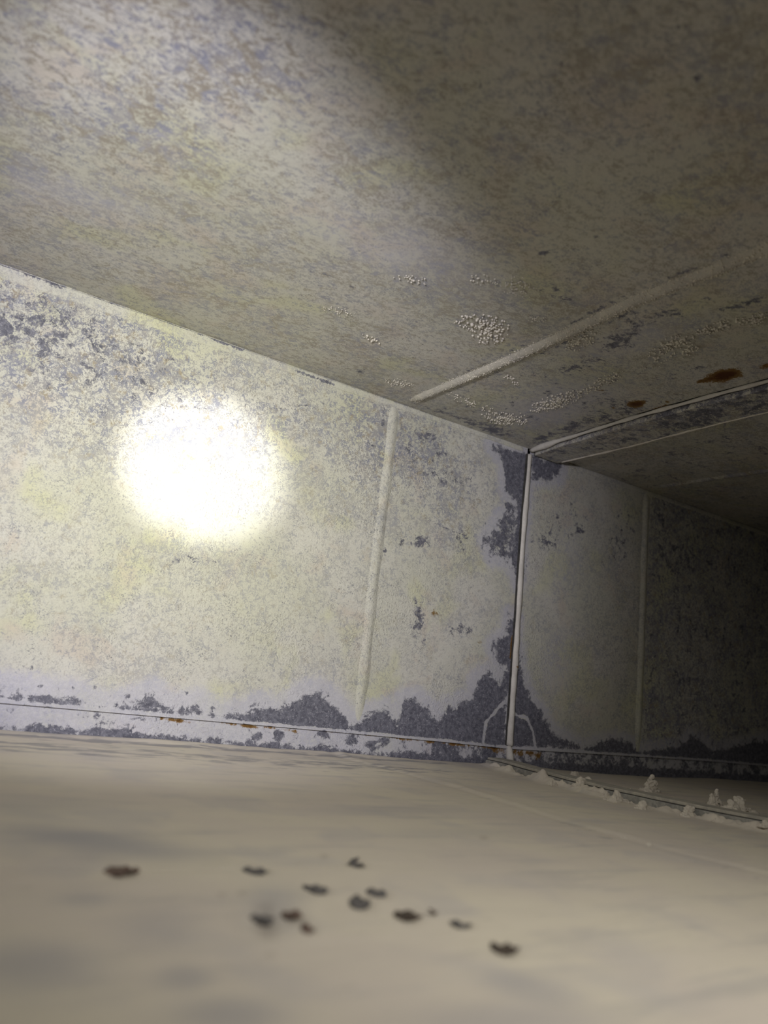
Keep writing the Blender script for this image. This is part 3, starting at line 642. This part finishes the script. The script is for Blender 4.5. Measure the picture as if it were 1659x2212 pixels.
# ------------------------------------------------------------------ loose things on the floor
def lump(name, cx, cy, w_, h_, seed, mat, base=None, peaks=4):
    """irregular crumbly lump, one closed mesh, its foot in the dust"""
    rs = random.Random(seed); bm = bmesh.new(); a = w_ / 2; n = 16 + 6 * peaks
    tops = [(rs.uniform(-.55, .55), rs.uniform(.55, 1.0)) for _ in range(peaks - 1)] + [(rs.uniform(-.25, .35), 1.0)]
    def top(x): return max(ph * math.exp(-((x - p) / .42) ** 2) for p, ph in tops) * math.sqrt(max(0.0, 1 - abs(x) ** 3))
    n = 3 * n
    for k in range(n):
        x = rs.uniform(-.95, .95); hx = top(x); t = rs.random()
        if k < len(tops): x = tops[k][0]; hx = top(x); t = 1.0
        r = min(a, h_) * rs.uniform(.14, .30); z = max(0.0, h_ * hx * t - r)
        y = a * 0.55 * (1 - .75 * t) * rs.uniform(-1, 1)
        bmesh.ops.create_icosphere(bm, subdivisions=2, radius=r, matrix=Matrix.Translation((a * x, y, z)))
    me = bpy.data.meshes.new('tmp'); bm.to_mesh(me); bm.free(); o = bpy.data.objects.new('tmp', me); col.objects.link(o)
    md = o.modifiers.new('r', 'REMESH'); md.mode = 'VOXEL'; md.voxel_size = max(0.0007, min(a, h_) / 22)
    dg = bpy.context.evaluated_depsgraph_get(); m2 = bpy.data.meshes.new_from_object(o.evaluated_get(dg)); bpy.data.objects.remove(o)
    co = np.empty(len(m2.vertices) * 3, np.float32); m2.vertices.foreach_get('co', co); co = co.reshape(-1, 3)
    no = np.empty(len(m2.vertices) * 3, np.float32); m2.vertices.foreach_get('normal', no); no = no.reshape(-1, 3)
    q = min(a, h_); dsp = q * (0.34 * fbm(co[:, 0] + co[:, 2] * .7, co[:, 1] + co[:, 2] * .6, 1.6 / q, 3, seed) + 0.22 * fbm(co[:, 0] - co[:, 2], co[:, 1] - co[:, 2], 5 / q, 3, seed + 3))
    m2.vertices.foreach_set('co', (co + no * dsp[:, None]).astype(np.float32).ravel()); m2.update()
    m2.polygons.foreach_set('use_smooth', np.ones(len(m2.polygons), bool)); m2.materials.clear(); m2.materials.append(mat); m2.name = name
    zb = float(floor_h(np.array([cx]), np.array([cy]))[0]) - 0.0008 if base is None else base
    o = bpy.data.objects.new(name, m2); col.objects.link(o); o.location = (cx, cy, zb); return o
def at_floor(px, py, z=0.004): p = un(px, py, 2, z); return p[0], p[1]
CL = [((1405, 1703), 30, 30, 'large peaked clump of white dust standing behind the floor cleat, tallest left of the pair'),
      ((1545, 1735), 22, 34, 'narrow upright clump of white dust behind the cleat, left of the broad crumbly heap'),
      ((1593, 1748), 52, 32, 'broad crumbly heap of white dust behind the cleat near the right edge'),
      ((1243, 1670), 18, 9, 'small low dust clump behind the cleat nearest the wall corner'),
      ((1360, 1705), 18, 9, 'small rounded dust lump behind the cleat just left of the tall peaked clump'),
      ((1478, 1728), 7, 6, 'tiny lone dust crumb on the cleat between the two tall clumps'),
      ((1195, 1692), 16, 9, 'little spiky dust crumb in front of the cleat, closest to the upright wall joint'),
      ((1254, 1703), 22, 16, 'rounded white dust lump leaning on the front of the cleat, second from the wall'),
      ((1310, 1718), 13, 12, 'thin dust tuft in front of the cleat, touching the larger ball to its right'),
      ((1334, 1725), 32, 20, 'big ball-like dust lump against the front face of the cleat at its middle'),
      ((1388, 1740), 20, 17, 'pointed dust lump in front of the cleat, just right of the big ball-like one'),
      ((1488, 1756), 26, 22, 'stubby dust clump overlapping the front of the cleat right of its dark notch'),
      ((1543, 1768), 9, 7, 'small dust crumb before the cleat under the broad heap'),
      ((1655, 1790), 22, 12, 'dust lump cut by the right edge of the picture in front of the cleat'),
      ((1404, 1815), 16, 7, 'small flat dust crumb with a dark shadow on the open floor'),
      ((1350, 1800), 20, 5, 'thin pale dust crumb lying on the raised floor line left of the dark-shadowed one')]
for i, ((px, py), wp, hp, lab) in enumerate(CL):
    x, y = at_floor(px, py); dd = float(M[2] @ (np.array([x, y, 0]) - CAM)); sc = dd / F
    o = lump('dust_clump', x, y, wp * sc * 1.65, hp * sc * 1.15, 3 + i, M_POW, peaks=3 + i % 4)
    tag(o, lab, 'dust clump', 'dust clumps along the floor joint' if i < 14 else 'dust crumbs on the open floor')

def flake(px, py, wp, hp, seed, mat, lab, thick=0.0016, tilt=0.25, rot=None, lift=0.0010):
    """thin curled scale with a ragged outline"""
    rs = random.Random(seed); x, y = fl([(px, py)])[0]; dd = float(M[2] @ (np.array([x, y, 0]) - CAM)); sc = dd / F
    a = wp * sc / 2; depth = abs(fl([(px, py + hp / 2)])[0][1] - fl([(px, py - hp / 2)])[0][1]) / 2 * 0.75
    depth = min(depth, a * 1.3)
    n = 20; rings = 4; V = []; Fc = []
    ph = rs.uniform(0, 6)
    for side in (1, -1):
        for r in range(rings + 1):
            for k in range(n):
                th = 2 * math.pi * k / n
                rr = r / rings * (1 + 0.12 * math.sin(2 * th + ph) + 0.09 * math.sin(3 * th + ph * 2) + 0.06 * math.sin(7 * th + ph * 3) + rs.uniform(-.06, .06) * (r == rings))
                X = a * rr * math.cos(th); Y = depth * rr * math.sin(th)
                z = tilt * 0.15 * (X ** 2) / a + 0.0007 * math.sin(X * 900 + ph) + 0.0006 * math.sin(Y * 1100 + ph) + side * thick / 2 * (1 - (r / rings) ** 3) + 0.18 * tilt * Y
                V.append((X, Y, z + lift))
    nn = (rings + 1) * n
    for s in (0, 1):
        for r in range(rings):
            for k in range(n):
                q = (s * nn + r * n + k, s * nn + r * n + (k + 1) % n, s * nn + (r + 1) * n + (k + 1) % n, s * nn + (r + 1) * n + k)
                Fc.append(q[::-1] if s == 0 else q)
    for k in range(n): Fc.append((rings * n + k, rings * n + (k + 1) % n, nn + rings * n + (k + 1) % n, nn + rings * n + k))
    o = mesh_obj('debris_flake', V, Fc, mat); zb = float(floor_h(np.array([x]), np.array([y]))[0])
    o.location = (x, y, zb + 0.0006); o.rotation_euler = (0, 0, math.radians(-25) if rot is None else rot)
    tag(o, lab, 'debris', 'dark debris on the dusty floor'); return o
FLK = [((252, 1880), 56, 30, M_FLAKE_B, 'reddish brown flake alone at the far left of the dusty floor'),
       ((289, 1887), 20, 12, M_FLAKE_B, 'small brown crumb touching the right of the leftmost flake'),
       ((550, 1881), 60, 16, M_FLAKE_G, 'long thin grey flake at the back left of the debris group'),
       ((766, 1862), 18, 10, M_FLAKE_G, 'small grey crumb farthest back in the debris group'),
       ((768, 1873), 44, 9, M_FLAKE_G, 'thin curved grey flake just in front of the farthest crumb'),
       ((683, 1923), 52, 20, M_FLAKE_G, 'dark grey flake alone between the thin grey one and the overlapping pair'),
       ((812, 1930), 54, 20, M_FLAKE_G, 'grey flake forming the rear of the overlapping pair'),
       ((775, 1953), 50, 34, M_FLAKE_G, 'wide dark grey flake forming the front of the overlapping pair'),
       ((878, 1980), 56, 28, M_FLAKE, 'blackish brown thick flake right of the overlapping pair'),
       ((934, 1980), 22, 8, M_FLAKE_B, 'tiny faint crumb between the blackish flake and the curved grey one'),
       ((993, 1996), 54, 15, M_FLAKE_G, 'shallow curved grey flake right of the blackish one'),
       ((1088, 2050), 60, 30, M_FLAKE, 'nearest and rightmost flake, blackish brown and tilted'),
       ((630, 1975), 42, 26, M_FLAKE_B, 'rusty brown crumbly flake beside the grey smudge'),
       ((664, 2008), 32, 20, M_FLAKE_B, 'brown crumb in front of the rusty crumbly flake'),
       ((568, 1985), 44, 60, M_FLAKE_G, 'large soft grey shape painted for a shaded ridge left of the rusty flake')]  # last entry: its grey colour stands in for the soft shadow of a ridge
for i, ((px, py), a, b, mt, lab) in enumerate(FLK):
    flake(px, py, a, b, 20 + i, mt, lab, thick=0.0022 if mt is M_FLAKE else 0.0015, tilt=0.6 if i % 2 else 0.3, rot=math.radians(-38 if i != 14 else 15))

# pale specks caught on the dark sheet
sp = []
for px, py in ((1410, 1420), (1372, 1408), (1510, 1477), (1628, 1426), (1392, 1165), (1388, 1210)):
    p = un(px, py, 1, -0.003); sp.append((p[0], p[1], p[2], 0.0017))
granules('dust_specks', sp, p2)
